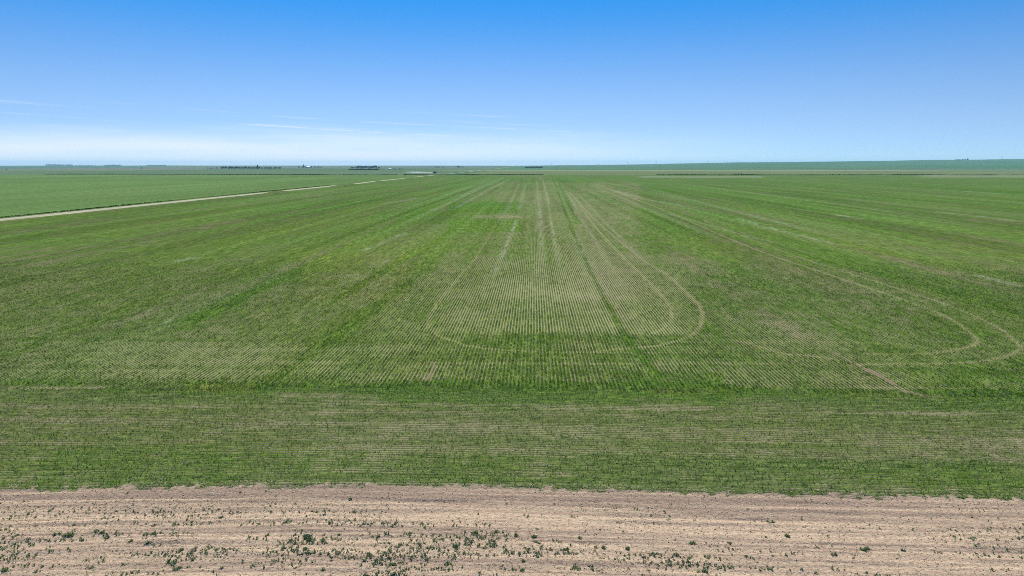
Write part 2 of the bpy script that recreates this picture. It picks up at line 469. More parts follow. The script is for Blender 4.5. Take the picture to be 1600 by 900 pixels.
    # pale bare ground near the far end on the right
    pb = np.clip(pxbox(x, y, 1000, 1190, 275, 278, 6) * .8 + pxbox(x, y, 1440, 1700, 272.5, 277.5, 12) * .75, 0, 1)
    pb = pb * (.55 + .7 * fbm(x / 40, y / 30, 2, 51))
    crop = L(crop, np.broadcast_to(np.array((.24, .25, .16)), crop.shape), np.clip(pb * .6, 0, 1))
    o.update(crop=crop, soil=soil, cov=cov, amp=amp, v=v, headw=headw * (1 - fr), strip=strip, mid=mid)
    return o

# ------------------------------------------------------------------ relief
_zx, _zy = [], []
for px_, py_ in ((-400, 260), (0, 259.6), (35, 258.8), (60, 258.4), (110, 259.4), (230, 259.2), (330, 259.3), (430, 259.6), (600, 259.6), (700, 259.7), (800, 259.6), (860, 258.9), (932, 258.0), (1000, 257.4), (1067, 256.3), (1130, 254.9), (1180, 254.0), (1270, 253.2), (1334, 252.0), (1390, 251.3), (1450, 250.9), (1480, 250.3), (1540, 249.1), (1600, 249.7), (1900, 248.5), (2600, 250)):
    _zx.append((px_ - 833) / FPX * 5200); _zy.append(12 - (py_ - 258) / FPX * 5200)
def terrain(x, y):
    x = np.asarray(x, float); y = np.asarray(y, float)
    zr = np.interp(x, _zx, _zy)
    k = sst(y, 1750, 5200)
    z = zr * k * (1 - .6 * sst(y, 6000, 14000))
    z = z + (fbm(x / 700, y / 500, 3, 61) - .5) * 9 * sst(y, 2600, 4200) * (.35 + .65 * sst(x, -500, 900))
    z = z + (fbm(x / 150, y / 110, 2, 62) - .5) * .7 * sst(np.hypot(x, y * .5), 130, 260)
    # low rises in the crop beside the road that hide stretches of it
    for y0, hgt, ln in ((295, 1.2, 14), (404, 1.2, 32), (492, 1.1, 18), (622, 1.1, 34), (716, 1.0, 20), (800, 1.0, 26), (900, 1.0, 34), (1010, 1.0, 40), (1150, 1.1, 60), (1350, 1.1, 100), (1600, 1.2, 130), (1900, 1.2, 200)):
        z = z + hgt * np.exp(-((y - y0) / ln) ** 2) * np.exp(-((x - (ROAD_X + 8)) / 3.2) ** 2)
    # ploughed and drilled relief close by
    v = y - strip_edge(x)
    near = (np.abs(x) < 40) & (y > 8) & (y < 40)
    rough = np.where(near, (fbm(x / 2.2, v / .26, 3, 63) - .5) * .11 * (1 - sst(v, -.2, .4)) - .05 * np.exp(-((v + .15) / .25) ** 2), 0)
    return z + rough

def link(name, me, mat=None, parent=None):
    ob = bpy.data.objects.new(name, me)
    COL.objects.link(ob)
    if mat is not None:
        me.materials.append(mat)
    if parent is not None:
        ob.parent = parent
    return ob

def tag(o, label=None, cat=None, group=None, kind=None):
    if label: o['label'] = label
    if cat: o['category'] = cat
    if group: o['group'] = group
    if kind: o['kind'] = kind
    return o

def mesh_np(name, co, quads=None, tris=None, smooth_=False):
    me = bpy.data.meshes.new(name)
    co = np.asarray(co, np.float32)
    me.vertices.add(len(co)); me.vertices.foreach_set("co", co.ravel())
    loops, starts, tot = [], [], 0
    if quads is not None and len(quads):
        loops.append(np.asarray(quads, np.int32).ravel()); starts.append(np.arange(len(quads)) * 4 + tot); tot += len(quads) * 4
    if tris is not None and len(tris):
        loops.append(np.asarray(tris, np.int32).ravel()); starts.append(np.arange(len(tris)) * 3 + tot); tot += len(tris) * 3
    loops = np.concatenate(loops); starts = np.concatenate(starts).astype(np.int32)
    me.loops.add(len(loops)); me.loops.foreach_set("vertex_index", loops)
    me.polygons.add(len(starts)); me.polygons.foreach_set("loop_start", starts)
    me.update(calc_edges=True)
    if smooth_:
        me.polygons.foreach_set("use_smooth", np.ones(len(starts), bool))
    return me

def add_attr(me, name, data, typ='FLOAT'):
    a = me.attributes.new(name, typ, 'POINT')
    if typ == 'FLOAT':
        a.data.foreach_set("value", np.asarray(data, np.float32).ravel())
    else:
        d = np.ones((len(data), 4), np.float32); d[:, :3] = data
        a.data.foreach_set("color", d.ravel())

# ------------------------------------------------------------------ materials
def mat_new(name):
    m = bpy.data.materials.new(name); m.use_nodes = True
    return m, NT(m.node_tree)

def principled(t, color, rough=.9, spec=.2, normal=None):
    p = t.node('ShaderNodeBsdfPrincipled')
    t.set(p.inputs['Base Color'], color)
    t.set(p.inputs['Roughness'], rough)
    p.inputs['Specular IOR Level'].default_value = spec
    if normal is not None:
        t.l.new(normal, p.inputs['Normal'])
    return p.outputs[0]

def ground_material():
    m, t = mat_new("field_ground")
    geo = t.node('ShaderNodeNewGeometry')
    P = geo.outputs['Position']
    sp = t.node('ShaderNodeSeparateXYZ'); t.l.new(P, sp.inputs[0])
    x, y, z = sp.outputs
    crop = t.attr('crop').outputs['Color']; soil = t.attr('soil').outputs['Color']
    cov = t.attr('cov').outputs['Fac']; amp = t.attr('amp').outputs['Fac']
    v = t.attr('v').outputs['Fac']; hw = t.attr('headw').outputs['Fac']; strip = t.attr('strip').outputs['Fac']
    nfine = t.noise(P, 11.0, 3, .65)
    nmid = t.noise(P, 2.2, 3, .6)
    nbig = t.noise(P, .25, 3, .6)
    wob = t.math('MULTIPLY', t.math('SUBTRACT', nmid, .5), .22)
    def tri(s):
        f = t.math('FRACT', t.math('ADD', t.math('DIVIDE', s, ROW), wob))
        return t.math('SUBTRACT', 1.0, t.math('MULTIPLY', t.math('ABSOLUTE', t.math('SUBTRACT', f, .5)), 2.0))
    r1, r2 = tri(x), tri(v)
    row = t.math('ADD', t.math('MULTIPLY', r1, t.math('SUBTRACT', 1.0, hw)), t.math('MULTIPLY', r2, hw))
    k = t.math('ADD', cov, t.math('MULTIPLY', t.math('MULTIPLY', t.math('SUBTRACT', row, .5), amp), .95))
    k = t.math('ADD', k, t.math('MULTIPLY', t.math('SUBTRACT', nfine, .5), 1.25))
    k = t.math('ADD', k, t.math('MULTIPLY', t.math('SUBTRACT', nmid, .5), .35))
    mask = t.ss(k, .40, .60)
    cvar = t.noise(P, 5.0, 2, .6)
    cropv = t.mix(t.ss(cvar, .35, .70, 0, .45), crop, t.mix(.5, crop, (.05, .085, .03, 1)))
    cropv = t.mix(t.ss(nbig, .45, .75, 0, .25), cropv, t.mix(1.0, cropv, (1.35, 1.15, 1.1, 1), 'MULTIPLY'))
    # uneven vigour, drawn out along the rows
    mg = t.node('ShaderNodeMapping'); t.l.new(P, mg.inputs[0]); mg.inputs['Scale'].default_value = (2.6, .30, 1.0)
    mh = t.node('ShaderNodeMapping'); t.l.new(P, mh.inputs[0]); mh.inputs['Scale'].default_value = (.9, 4.0, 1.0)
    g1 = t.noise(t.mix(t.math('GREATER_THAN', hw, .5), mg.outputs[0], mh.outputs[0]), 1.0, 7, .82)
    cropv = t.mix(t.ss(g1, .51, .60, 0, 1.0), cropv, t.mix(1.0, cropv, (1.85, 1.6, 1.75, 1), 'MULTIPLY'))
    cropv = t.mix(t.ss(g1, .49, .40, 0, 1.0), cropv, t.mix(1.0, cropv, (.42, .56, .36, 1), 'MULTIPLY'))
    # soil: clods, chaff and straw bits
    vs = t.node('ShaderNodeMapping'); t.l.new(P, vs.inputs[0]); vs.inputs['Scale'].default_value = (5.0, 16.0, 1.0)
    st = t.noise(vs.outputs[0], 1.0, 3, .65)
    clod = t.noise(P, 22.0, 3, .7)
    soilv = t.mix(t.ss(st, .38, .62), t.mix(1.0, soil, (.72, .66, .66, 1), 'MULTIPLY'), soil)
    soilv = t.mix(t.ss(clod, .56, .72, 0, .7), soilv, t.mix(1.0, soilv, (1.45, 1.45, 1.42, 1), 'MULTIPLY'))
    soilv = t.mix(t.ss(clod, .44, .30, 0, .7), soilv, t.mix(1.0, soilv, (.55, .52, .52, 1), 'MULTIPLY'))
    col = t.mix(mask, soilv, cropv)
    h = t.math('ADD', t.math('MULTIPLY', clod, .035), t.math('ADD', t.math('MULTIPLY', mask, .05), t.math('MULTIPLY', st, .03)))
    b = t.node('ShaderNodeBump'); b.inputs['Strength'].default_value = .8; b.inputs['Distance'].default_value = 1.0
    t.l.new(h, b.inputs['Height'])
    out = t.node('ShaderNodeOutputMaterial')
    t.l.new(principled(t, col, 1.0, 0.0, b.outputs[0]), out.inputs[0])
    return m

def leaf_material(name, attr=None, color=(.06, .1, .03, 1), trans=.25, var=0.0):
    m, t = mat_new(name)
    c = t.attr(attr).outputs['Color'] if attr else color
    if var:
        geo = t.node('ShaderNodeNewGeometry')
        n = t.noise(geo.outputs['Position'], var, 2, .6)
        c = t.mix(t.ss(n, .3, .7), t.mix(1.0, c, (.6, .65, .6, 1), 'MULTIPLY'), t.mix(1.0, c, (1.35, 1.3, 1.2, 1), 'MULTIPLY'))
    d = principled(t, c, .85, .03)
    if trans:
        tr = t.node('ShaderNodeBsdfTranslucent'); t.set(tr.inputs[0], c)
        mx = t.node('ShaderNodeMixShader'); mx.inputs[0].default_value = trans
        t.l.new(d, mx.inputs[1]); t.l.new(tr.outputs[0], mx.inputs[2]); d = mx.outputs[0]
    out = t.node('ShaderNodeOutputMaterial'); t.l.new(d, out.inputs[0])
    return m

def plain_material(name, color, rough=.8, spec=.3, var=1.0, metal=0.0, spread=.25):
    m, t = mat_new(name)
    geo = t.node('ShaderNodeNewGeometry')
    n = t.noise(geo.outputs['Position'], var, 3, .6)
    lo = tuple(c * (1 - spread) for c in color[:3]) + (1,); hi = tuple(min(1, c * (1 + spread)) for c in color[:3]) + (1,)
    c = t.mix(t.ss(n, .3, .7), lo, hi)
    s = principled(t, c, rough, spec)
    s.node.inputs['Metallic'].default_value = metal
    out = t.node('ShaderNodeOutputMaterial'); t.l.new(s, out.inputs[0])
    return m

# ------------------------------------------------------------------ the ground: one sheet to the horizon
def axis_x():
    a = list(np.arange(0, 34.001, .17)); st = .17
    while a[-1] < 16000:
        st *= 1.012 if a[-1] < 520 else 1.06
        a.append(a[-1] + st)
    a = np.array(a)
    return np.concatenate([-a[:0:-1], a])
def axis_y():
    a = list(np.arange(14, 17, .12)) + list(np.arange(17, 24.8, .045)) + list(np.arange(24.8, 46.001, .15)); st = .15
    while a[-1] < 15000:
        st = max(.15, min(st * 1.03, a[-1] * .014))
        a.append(a[-1] + st)
    b = [14.0]; st = .2
    while b[-1] > -600:
        st *= 1.12; b.append(b[-1] - st)
    return np.array(b[:0:-1] + a)
xs, ys = axis_x(), axis_y()
GX, GY = np.meshgrid(xs, ys)
gx, gy = GX.ravel(), GY.ravel()
F = fields(gx, gy)
gz = terrain(gx, gy)
nx, ny = len(xs), len(ys)
idx = np.arange(nx * ny).reshape(ny, nx)
quads = np.stack([idx[:-1, :-1], idx[:-1, 1:], idx[1:, 1:], idx[1:, :-1]], -1).reshape(-1, 4)
me = mesh_np("ground", np.stack([gx, gy, gz], 1), quads, smooth_=True)
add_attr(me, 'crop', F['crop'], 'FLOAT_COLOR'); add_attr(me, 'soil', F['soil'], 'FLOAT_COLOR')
for k_ in ('cov', 'amp', 'v', 'headw', 'strip'):
    add_attr(me, k_, F[k_])
ground = tag(link("ground", me, ground_material()), kind='structure')
print("ground verts", len(gx))

# ------------------------------------------------------------------ the grid road
def road():
    y = [60.0]
    while y[-1] < 4200:
        y.append(y[-1] + max(4, y[-1] * .012))
    y = np.array(y)
    prof = [(-3.0, -.12), (-1.7, .10), (0, .16), (1.7, .10), (3.0, -.12)]
    wob = (fbm(y / 60, y * 0, 2, 71) - .5) * .8
    co = []
    for (dx, dz) in prof:
        co.append(np.stack([ROAD_X + wob + dx, y, terrain(ROAD_X + wob, y) + dz], 1))
    co = np.stack(co, 1).reshape(-1, 3)
    n = len(prof); i = np.arange(len(y) * n).reshape(len(y), n)
    q = np.stack([i[:-1, :-1], i[:-1, 1:], i[1:, 1:], i[1:, :-1]], -1).reshape(-1, 4)
    m, t = mat_new("gravel_road")
    geo = t.node('ShaderNodeNewGeometry'); P = geo.outputs['Position']
    mp = t.node('ShaderNodeMapping'); t.l.new(P, mp.inputs[0]); mp.inputs['Scale'].default_value = (1.6, .05, 1)
    n1 = t.noise(mp.outputs[0], 1.0, 3, .6); n2 = t.noise(P, 4.0, 3, .6)
    c = t.mix(t.ss(n1, .35, .65), (.27, .235, .14, 1), (.40, .35, .22, 1))
    c = t.mix(t.ss(n2, .3, .7, 0, .4), c, (.30, .27, .18, 1))
    o = t.node('ShaderNodeOutputMaterial'); t.l.new(principled(t, c, .95, .1), o.inputs[0])
    tag(link("road", mesh_np("road", co, q, smooth_=True), m), kind='structure')
road()

# ------------------------------------------------------------------ blades: kites gathered in one mesh
def kites(base, azim, length, width, tilt, col, droop=0.25):
    """leaf kites: base point, bearing, length, width, elevation angle -> verts (n*4), quads, colours"""
    n = len(base)
    dx, dy = np.cos(azim), np.sin(azim)
    ct, st = np.cos(tilt), np.sin(tilt)
    sx, sy = -dy, dx
    mid = base + np.stack([dx * ct, dy * ct, st], 1) * (length * .5)[:, None]
    t2 = tilt - droop
    tip = mid + np.stack([dx * np.cos(t2), dy * np.cos(t2), np.sin(t2)], 1) * (length * .5)[:, None]
    side = np.stack([sx, sy, 0 * sx], 1) * (width * .5)[:, None]
    co = np.empty((n, 4, 3)); co[:, 0] = base; co[:, 1] = mid + side; co[:, 2] = tip; co[:, 3] = mid - side
    q = np.arange(n * 4).reshape(n, 4)
    return co.reshape(-1, 3), q, np.repeat(col, 4, axis=0)

def tufts(px_, py_, scale, col, nb, rng, h=(.07, .13), wd=(.016, .03)):
    n = len(px_)
    z = terrain(px_, py_) - .005
    b = np.stack([px_, py_, z], 1)
    B = np.repeat(b, nb, 0); sc = np.repeat(scale, nb)
    B[:, :2] += rng.normal(0, .018, (n * nb, 2)) * sc[:, None]
    az_ = rng.random(n * nb) * 2 * np.pi
    ln = rng.uniform(*h, n * nb) * sc; w_ = rng.uniform(*wd, n * nb) * sc
    tl = rng.uniform(.5, 1.45, n * nb)
    c = np.repeat(col, nb, 0) * rng.uniform(.75, 1.3, (n * nb, 1))
    return kites(B, az_, ln, w_, tl, c)

def crop_plants():
    rng = np.random.default_rng(21)
    pts = []
    # headland rows follow the edge of the strip
    for vk in np.arange(.10, 12.0, ROW):
        xx = np.arange(-34, 36, .075); xx = xx + rng.normal(0, .02, len(xx))
        vv = vk + rng.normal(0, .035, len(xx)) + .03 * np.sin(xx * .7 + vk * 9) + .02 * np.sin(xx * 2.3 + vk * 5)
        pts.append(np.stack([xx, strip_edge(xx) + vv], 1))
    # main rows run away from the camera
    for xk in np.arange(-80 * ROW * 4, 80 * ROW * 4, ROW):
        y0 = max(float(strip_edge(np.array([xk]))[0]) + 11.3 + 1.0 * rng.random(), abs(xk) / .80 - 5)
        yy = [y0 + rng.random() * .1]
        if y0 > 92:
            continue
        st = .085 + .0016 * max(0, y0 - 36)
        n = int((92 - y0) / .12)
        u = np.sort(rng.random(n) ** 1.25)
        yy = y0 + u * (92 - y0)
        xx = xk + ROW * .5 + rng.normal(0, .025, n)
        pts.append(np.stack([xx, yy], 1))
    p = np.concatenate(pts)
    f = fields(p[:, 0], p[:, 1])
    keep = rng.random(len(p)) < np.clip(f['cov'] * 1.25 - .26 - .04 * f['headw'], 0, .9) * (1 - f['strip']) * (1 - .95 * sst(p[:, 1], 66, 92))
    p = p[keep]; col = f['crop'][keep]; cov = f['cov'][keep]
    sc = rng.uniform(.8, 1.2, len(p)) * (.75 + .4 * np.clip(cov, 0, 1)) * (1 + .25 * sst(p[:, 1], 40, 80))
    col = col * rng.uniform(.6, 1.5, (len(p), 1)) * (1.15 + .12 * f['headw'][keep])[:, None]
    gr = rng.random(len(p)) < .22 + .14 * f['headw'][keep]
    col[gr] = np.array((.155, .195, .095)) * rng.uniform(.7, 1.3, (gr.sum(), 1))
    yl = rng.random(len(p)) < .08 + .20 * (1 - f['headw'][keep] * 0) * np.clip(1.0 - cov, 0, 1)
    col[yl] = np.array((.34, .315, .15)) * rng.uniform(.7, 1.2, (yl.sum(), 1))
    co, q, c = tufts(p[:, 0], p[:, 1], sc, col, 4, rng)
    me = mesh_np("young_crop", co, q)
    add_attr(me, 'leafcol', c, 'FLOAT_COLOR')
    tag(link("young_crop", me, leaf_material("crop_leaf", 'leafcol', trans=.38)), "rows of young green grain crop covering the field beyond the bare strip", "crop", kind='stuff')
    print("crop tufts", len(p))
crop_plants()

def strip_litter():
    """weeds, chaff and clods of the bare strip"""
    rng = np.random.default_rng(5)
    n = 95000
    x = rng.uniform(-24, 26, n); v = -rng.uniform(.02, 12, n); y = strip_edge(x) + v
    # low weeds, thick in patches along the old rows
    f1 = fbm(x / 1.5, v / .28, 3, 81); f2 = fbm(x / 6, v / 1.4, 2, 82)
    dens = sst(f1 * .6 + f2 * .5, .52, .72) * sst(-v, .9, 3.0)
    track = np.exp(-((v + 2.55) / .22) ** 2) + np.exp(-((v + 3.1) / .16) ** 2) + np.exp(-((v + 1.3) / .15) ** 2)
    dens = dens * (1 - np.clip(track, 0, .95)) * np.where(x > 6, .65, 1.0) * (.6 + .5 * sst(-v, 2.4, 3.2)) + .012
    k = rng.random(n) < dens * .75
    wx, wy = x[k], y[k]; m = len(wx)
    sc = rng.uniform(.30, 1.0, m) ** 1.5 * .95
    dark = rng.random(m)
    col = np.array((.140, .195, .085)) * (1 - dark[:, None] * .3) + dark[:, None] * .3 * np.array((.19, .2, .09))
    co, q, c = tufts(wx, wy, sc, col, 9, rng, h=(.05, .12), wd=(.025, .05))
    # fine olive seedlings
    k2 = (rng.random(n) < (.22 + .65 * sst(f2, .42, .62) * sst(-v, .4, 1.6)) * np.where(x > 6, .7, 1.0)) & ~k
    vq = np.round(v / .2) * .2 + rng.normal(0, .03, n)
    sx, sy_ = x[k2], (strip_edge(x) + vq)[k2]
    c2o = np.where(rng.random((len(sx), 1)) < .5, np.array((.165, .18, .07)), np.array((.10, .15, .06))) * rng.uniform(.6, 1.3, (len(sx), 1))
    co2, q2, c2 = tufts(sx, sy_, rng.uniform(.35, .8, len(sx)), c2o, 3, rng, h=(.04, .09), wd=(.012, .025))
    co = np.concatenate([co, co2]); q = np.concatenate([q, q2 + len(co) - len(co2)]); c = np.concatenate([c, c2])
    me = mesh_np("low_weeds", co, q); add_attr(me, 'leafcol', c, 'FLOAT_COLOR')
    wm = leaf_material("weed_leaf", 'leafcol', trans=.38)
    tag(link("low_weeds", me, wm), "low dark weeds and olive seedlings scattered over the bare soil strip", "weeds", kind='stuff')
    # straw and chaff lying flat
    n = 42000
    x = rng.uniform(-24, 26, n); v = -rng.uniform(-.3, 12, n); y = strip_edge(x) + v
    b = np.stack([x, y, terrain(x, y) + rng.uniform(.004, .02, n)], 1)
    c = np.array((.50, .43, .30)) * rng.uniform(.6, 1.25, (n, 1))
    co, q, c = kites(b, rng.random(n) * 6.283, rng.uniform(.05, .16, n), rng.uniform(.008, .018, n), rng.uniform(-.05, .35, n), c, .05)
    me = mesh_np("straw_litter", co, q); add_attr(me, 'leafcol', c, 'FLOAT_COLOR')
    tag(link("straw_litter", me, leaf_material("straw", 'leafcol', trans=.1)), "short pale straw bits strewn over the bare soil strip", "straw", kind='stuff')
    # clods
    n = 30000
    x = rng.uniform(-24, 26, n); v = -rng.uniform(-.1, 12, n); y = strip_edge(x) + v
    keep = rng.random(n) < 1.0 * sst(fbm(x / 4, v / .5, 2, 84), .35, .6) * .8 + .65 * np.exp(-((v + .5) / .6) ** 2)
    x, y = x[keep], y[keep]; n = len(x)
    oct_ = np.array([(1, 0, 0), (0, 1, 0), (-1, 0, 0), (0, -1, 0), (0, 0, 1), (0, 0, -1)], float)
    tri = np.array([(0, 1, 4), (1, 2, 4), (2, 3, 4), (3, 0, 4), (1, 0, 5), (2, 1, 5), (3, 2, 5), (0, 3, 5)])
    s = rng.uniform(.008, .026, n) * np.where(rng.random(n) < .06, 1.7, 1)
    a = rng.random(n) * 6.283
    V = oct_[None] * rng.uniform(.6, 1.3, (n, 6, 1)) * s[:, None, None]
    vx = V[..., 0] * np.cos(a)[:, None] - V[..., 1] * np.sin(a)[:, None]; vy = V[..., 0] * np.sin(a)[:, None] + V[..., 1] * np.cos(a)[:, None]
    co = np.stack([vx + x[:, None], vy + y[:, None], V[..., 2] * .8 + (terrain(x, y) + s * .3)[:, None]], -1).reshape(-1, 3)
    T3 = (tri[None] + (np.arange(n) * 6)[:, None, None]).reshape(-1, 3)
    me = mesh_np("soil_clods", co, None, T3)
    tag(link("soil_clods", me, plain_material("clod_soil", (.40, .29, .20), 1.0, .0, 3.0, spread=.3)), "small brown soil clods lying on the bare strip", "clods", kind='stuff')
    return wm
WEED_MAT = strip_litter()

def weed_clumps():
    rng = np.random.default_rng(9)
    spots = [(108, 838), (128, 844), (48, 851), (88, 836), (150, 831), (60, 893), (205, 846), (232, 848), (168, 841), (285, 887), (192, 883), (300, 806), (345, 808), (418, 836), (480, 842), (505, 846), (530, 836), (548, 780),
             (640, 837), (655, 852), (712, 855), (742, 833), (748, 838), (785, 856), (770, 853), (806, 836), (834, 839), (838, 848), (818, 878), (815, 891), (845, 855), (905, 842), (932, 855), (628, 880), (588, 881), (612, 883), (802, 890), (885, 858), (1166, 870), (1205, 816), (1355, 857), (1412, 861),
             (1352, 859), (1305, 866), (700, 882), (476, 858), (505, 890), (455, 846), (395, 884), (270, 880), (1140, 850), (1080, 850), (980, 858), (945, 856), (25, 838), (12, 892), (1100, 893), (1230, 838)]
    for i, (a, b) in enumerate(spots):
        x, y = ground_at(a, b); x = float(x); y = float(y)
        s = rng.uniform(.75, 1.35) * (1.25 if i % 7 == 0 else 1)
        k = int(rng.integers(5, 11))
        ox = rng.normal(0, .045 * s, k); oy = rng.normal(0, .032 * s, k)
        col = (np.array((.120, .180, .080)) + rng.random((k, 1)) * np.array((.06, .05, .01))) * rng.uniform(.7, 1.4, (k, 1))
        co, q, c = tufts(ox + x, oy + y, rng.uniform(.45, .85, k) * s, col, 12, rng, h=(.05, .12), wd=(.02, .04))
        z = float(terrain(x, y)); co = co - np.array((x, y, z))
        me = mesh_np("weed_clump", co, q); add_attr(me, 'leafcol', c, 'FLOAT_COLOR')
        ob = link("weed_clump", me, WEED_MAT); ob.location = (x, y, z)
        tag(ob, "dark green leafy weed clump standing out on the bare tan soil strip", "weed", "weed clumps on the bare strip")
weed_clumps()

# ------------------------------------------------------------------ tall grass along the far field end and the road ditch
def tall_grass():
    rng = np.random.default_rng(31)
    mat = leaf_material("tall_grass", 'leafcol', trans=.15)
    def belt(name, label, pts, n, h, wd, depth, col):
        P = np.array(pts, float)
        L = np.hypot(*np.diff(P, axis=0).T); cum = np.concatenate([[0], np.cumsum(L)])
        s = rng.random(n) * cum[-1]
        x = np.interp(s, cum, P[:, 0]); y = np.interp(s, cum, P[:, 1])
        x = x + rng.uniform(-1, 1, n) * depth[0]; y = y + rng.uniform(-1, 1, n) * depth[1]
        dens = .55 + .45 * sst(fbm(s / 60, s * 0, 2, 91), .3, .55)
        k = rng.random(n) < dens
        x, y = x[k], y[k]
        sc = rng.uniform(.7, 1.2, len(x)) * (.55 + .9 * fbm(x / 25, y / 25, 2, 92))
        c = np.array(col) * rng.uniform(.7, 1.3, (len(x), 1))
        co, q, cc = tufts(x, y, sc, c, 5, rng, h=h, wd=wd)
        me = mesh_np(name, co, q); add_attr(me, 'leafcol', cc, 'FLOAT_COLOR')
        tag(link(name, me, mat), label, "tall grass", kind='stuff')
    e = FIELD_END
    dark = (.035, .065, .018)
    belt("tall_grass", "dark tall grass line closing the far end of the big field on the right", [(150, e + 2), (620, e + 2)], 4600, (.45, 1.05), (.5, .9), (.5, 2.0), (.045, .078, .024))
    belt("tall_grass", "dark tall grass line at the far field end from the road to the middle", [(-160, e), (12, e)], 2000, (.5, 1.1), (.5, .8), (.5, 2.0), dark)
    belt("tall_grass", "thin dark grass line across the far field left of the road", [(-640, e + 40), (-170, e + 10)], 3200, (.35, .9), (.5, .8), (.5, 2.0), (.045, .075, .025))
    belt("tall_grass", "narrow dark grass verge on the far side of the dirt road", [(ROAD_X - 5.2, 70), (ROAD_X - 5.2, 420)], 3200, (.15, .36), (.10, .2), (.55, .5), (.045, .065, .028))
tall_grass()

# ------------------------------------------------------------------ solid pieces
def solid(name, boxes=(), mat=None, parent=None, prisms=(), cyls=()):
    co, q, t3 = [], [], []
    def addv(v):
        i = len(co); co.extend(v); return i
    for (x0, y0, z0, x1, y1, z1) in boxes:
        i = addv([(x0, y0, z0), (x1, y0, z0), (x1, y1, z0), (x0, y1, z0), (x0, y0, z1), (x1, y0, z1), (x1, y1, z1), (x0, y1, z1)])
        q += [[i + a for a in f] for f in ((3, 2, 1, 0), (4, 5, 6, 7), (0, 1, 5, 4), (1, 2, 6, 5), (2, 3, 7, 6), (3, 0, 4, 7))]
    for (x0, x1, prof) in prisms:     # profile in y,z extruded along x
        n = len(prof)
        i = addv([(x0, a, b) for a, b in prof] + [(x1, a, b) for a, b in prof])
        for k in range(n):
            q.append([i + k, i + (k + 1) % n, i + n + (k + 1) % n, i + n + k])
        for k in range(1, n - 1):
            t3.append([i, i + k + 1, i + k]); t3.append([i + n, i + n + k, i + n + k + 1])
    for (p0, p1, r0, r1, n) in cyls:
        a = Vector(p0); b = Vector(p1); d = (b - a).normalized()
        u = d.orthogonal().normalized(); w_ = d.cross(u)
        ring = lambda c, r: [tuple(c + u * r * math.cos(k * 2 * math.pi / n) + w_ * r * math.sin(k * 2 * math.pi / n)) for k in range(n)]
        i = addv(ring(a, r0) + ring(b, r1))
        for k in range(n):
            q.append([i + k, i + (k + 1) % n, i + n + (k + 1) % n, i + n + k])
        for k in range(1, n - 1):
            t3.append([i, i + k + 1, i + k]); t3.append([i + n, i + n + k, i + n + k + 1])
    me = mesh_np(name, co, q, t3)
    return link(name, me, mat, parent)

def empty(name, loc, rz=0.0, scale=1.0):
    o = bpy.data.objects.new(name, None); COL.objects.link(o)
    o.location = loc; o.rotation_euler = (0, 0, rz); o.scale = (scale,) * 3
    return o

BARK = plain_material("bark", (.11, .085, .065), .95, .05, 2.0)
CROWN = [leaf_material("crown_leaf", color=(.016, .032, .014, 1), trans=.12, var=.5), leaf_material("spruce_leaf", color=(.016, .032, .016, 1), trans=.08, var=.5)]

def tree_meshes(seed, h, wd, spruce=False):
    rng = np.random.default_rng(seed)
    cy = [((0, 0, -.3), (0, 0, h * .5), .16, .09, 6)]
    for k in range(4):
        a = k * 1.6 + rng.random()
        cy.append(((0, 0, h * (.25 + .06 * k)), (math.cos(a) * wd * .35, math.sin(a) * wd * .35, h * (.55 + .06 * k)), .06, .03, 5))
    n = 240
    if spruce:
        zz = h * (.08 + .92 * rng.random(n) ** 1.3); rr = wd * .5 * (1 - zz / h) ** .8 * rng.uniform(.3, 1.05, n)
    else:
        lob = rng.normal(0, 1, (6, 3)) * np.array((wd * .22, wd * .22, h * .14)) + np.array((0, 0, h * .60))
        d = rng.normal(0, 1, (n, 3)); d /= np.linalg.norm(d, axis=1)[:, None]
        p = lob[rng.integers(0, 6, n)] + d * rng.uniform(.35, 1, (n, 1)) * np.array((wd * .27, wd * .27, h * .24))
        zz = np.clip(p[:, 2], h * .12, h * 1.02)
    a = rng.random(n) * 6.283
    if spruce:
        p = np.stack([np.cos(a) * rr, np.sin(a) * rr, zz], 1)
    else:
        p[:, 2] = zz
    co, q, _ = kites(p, a, rng.uniform(1.0, 1.7, n) * h / 7, rng.uniform(.8, 1.4, n) * h / 7, rng.uniform(-.9, 1.0, n), np.zeros((n, 3)), .5)
    return cy, co, q

PROTO = []
for sd_, h_, w_, sp_ in ((1, 7.0, 5.0, False), (2, 8.0, 4.6, False), (3, 6.0, 5.4, False), (4, 8.5, 3.6, True)):
    PROTO.append((tree_meshes(sd_, h_, w_, sp_), sp_, h_))
_proto_ob = {}
def tree(kind, x, y, scale, label, group=None, name=None, squash=1.0):
    (cy, co, q), sp, h = PROTO[kind]
    nm = name or ("spruce_tree" if sp else "leafy_tree")
    r = empty(nm, (x, y, float(terrain(x, y)) - .1), random.random() * 6.28, scale)
    scale *= 1.2; r.scale = (scale, scale, scale * squash)
    tag(r, label, "tree", group)
    if kind not in _proto_ob:
        t_ = solid("trunk", mat=BARK, parent=r, cyls=cy)
        c_ = link("crown", mesh_np("crown", co, q), CROWN[1 if sp else 0], r)
        _proto_ob[kind] = (t_, c_)
    else:
        for src in _proto_ob[kind]:
            d = src.copy(); COL.objects.link(d); d.parent = r
    return r

def belt_of_trees(px0, px1, dist, n, size, label, group, kinds=(0, 1, 2), jit=4.0, rng=random, gap=0.0, squash=1.0):
    for i in range(n):
        px = px0 + (px1 - px0) * (i + .5 * rng.random()) / n
        if rng.random() < gap:
            continue
        x, y = bearing_at(px, dist + rng.uniform(-jit, jit))
        tree(kinds[int(rng.random() * len(kinds))], x, y, size * rng.uniform(.72, 1.18), label, group, squash=squash)

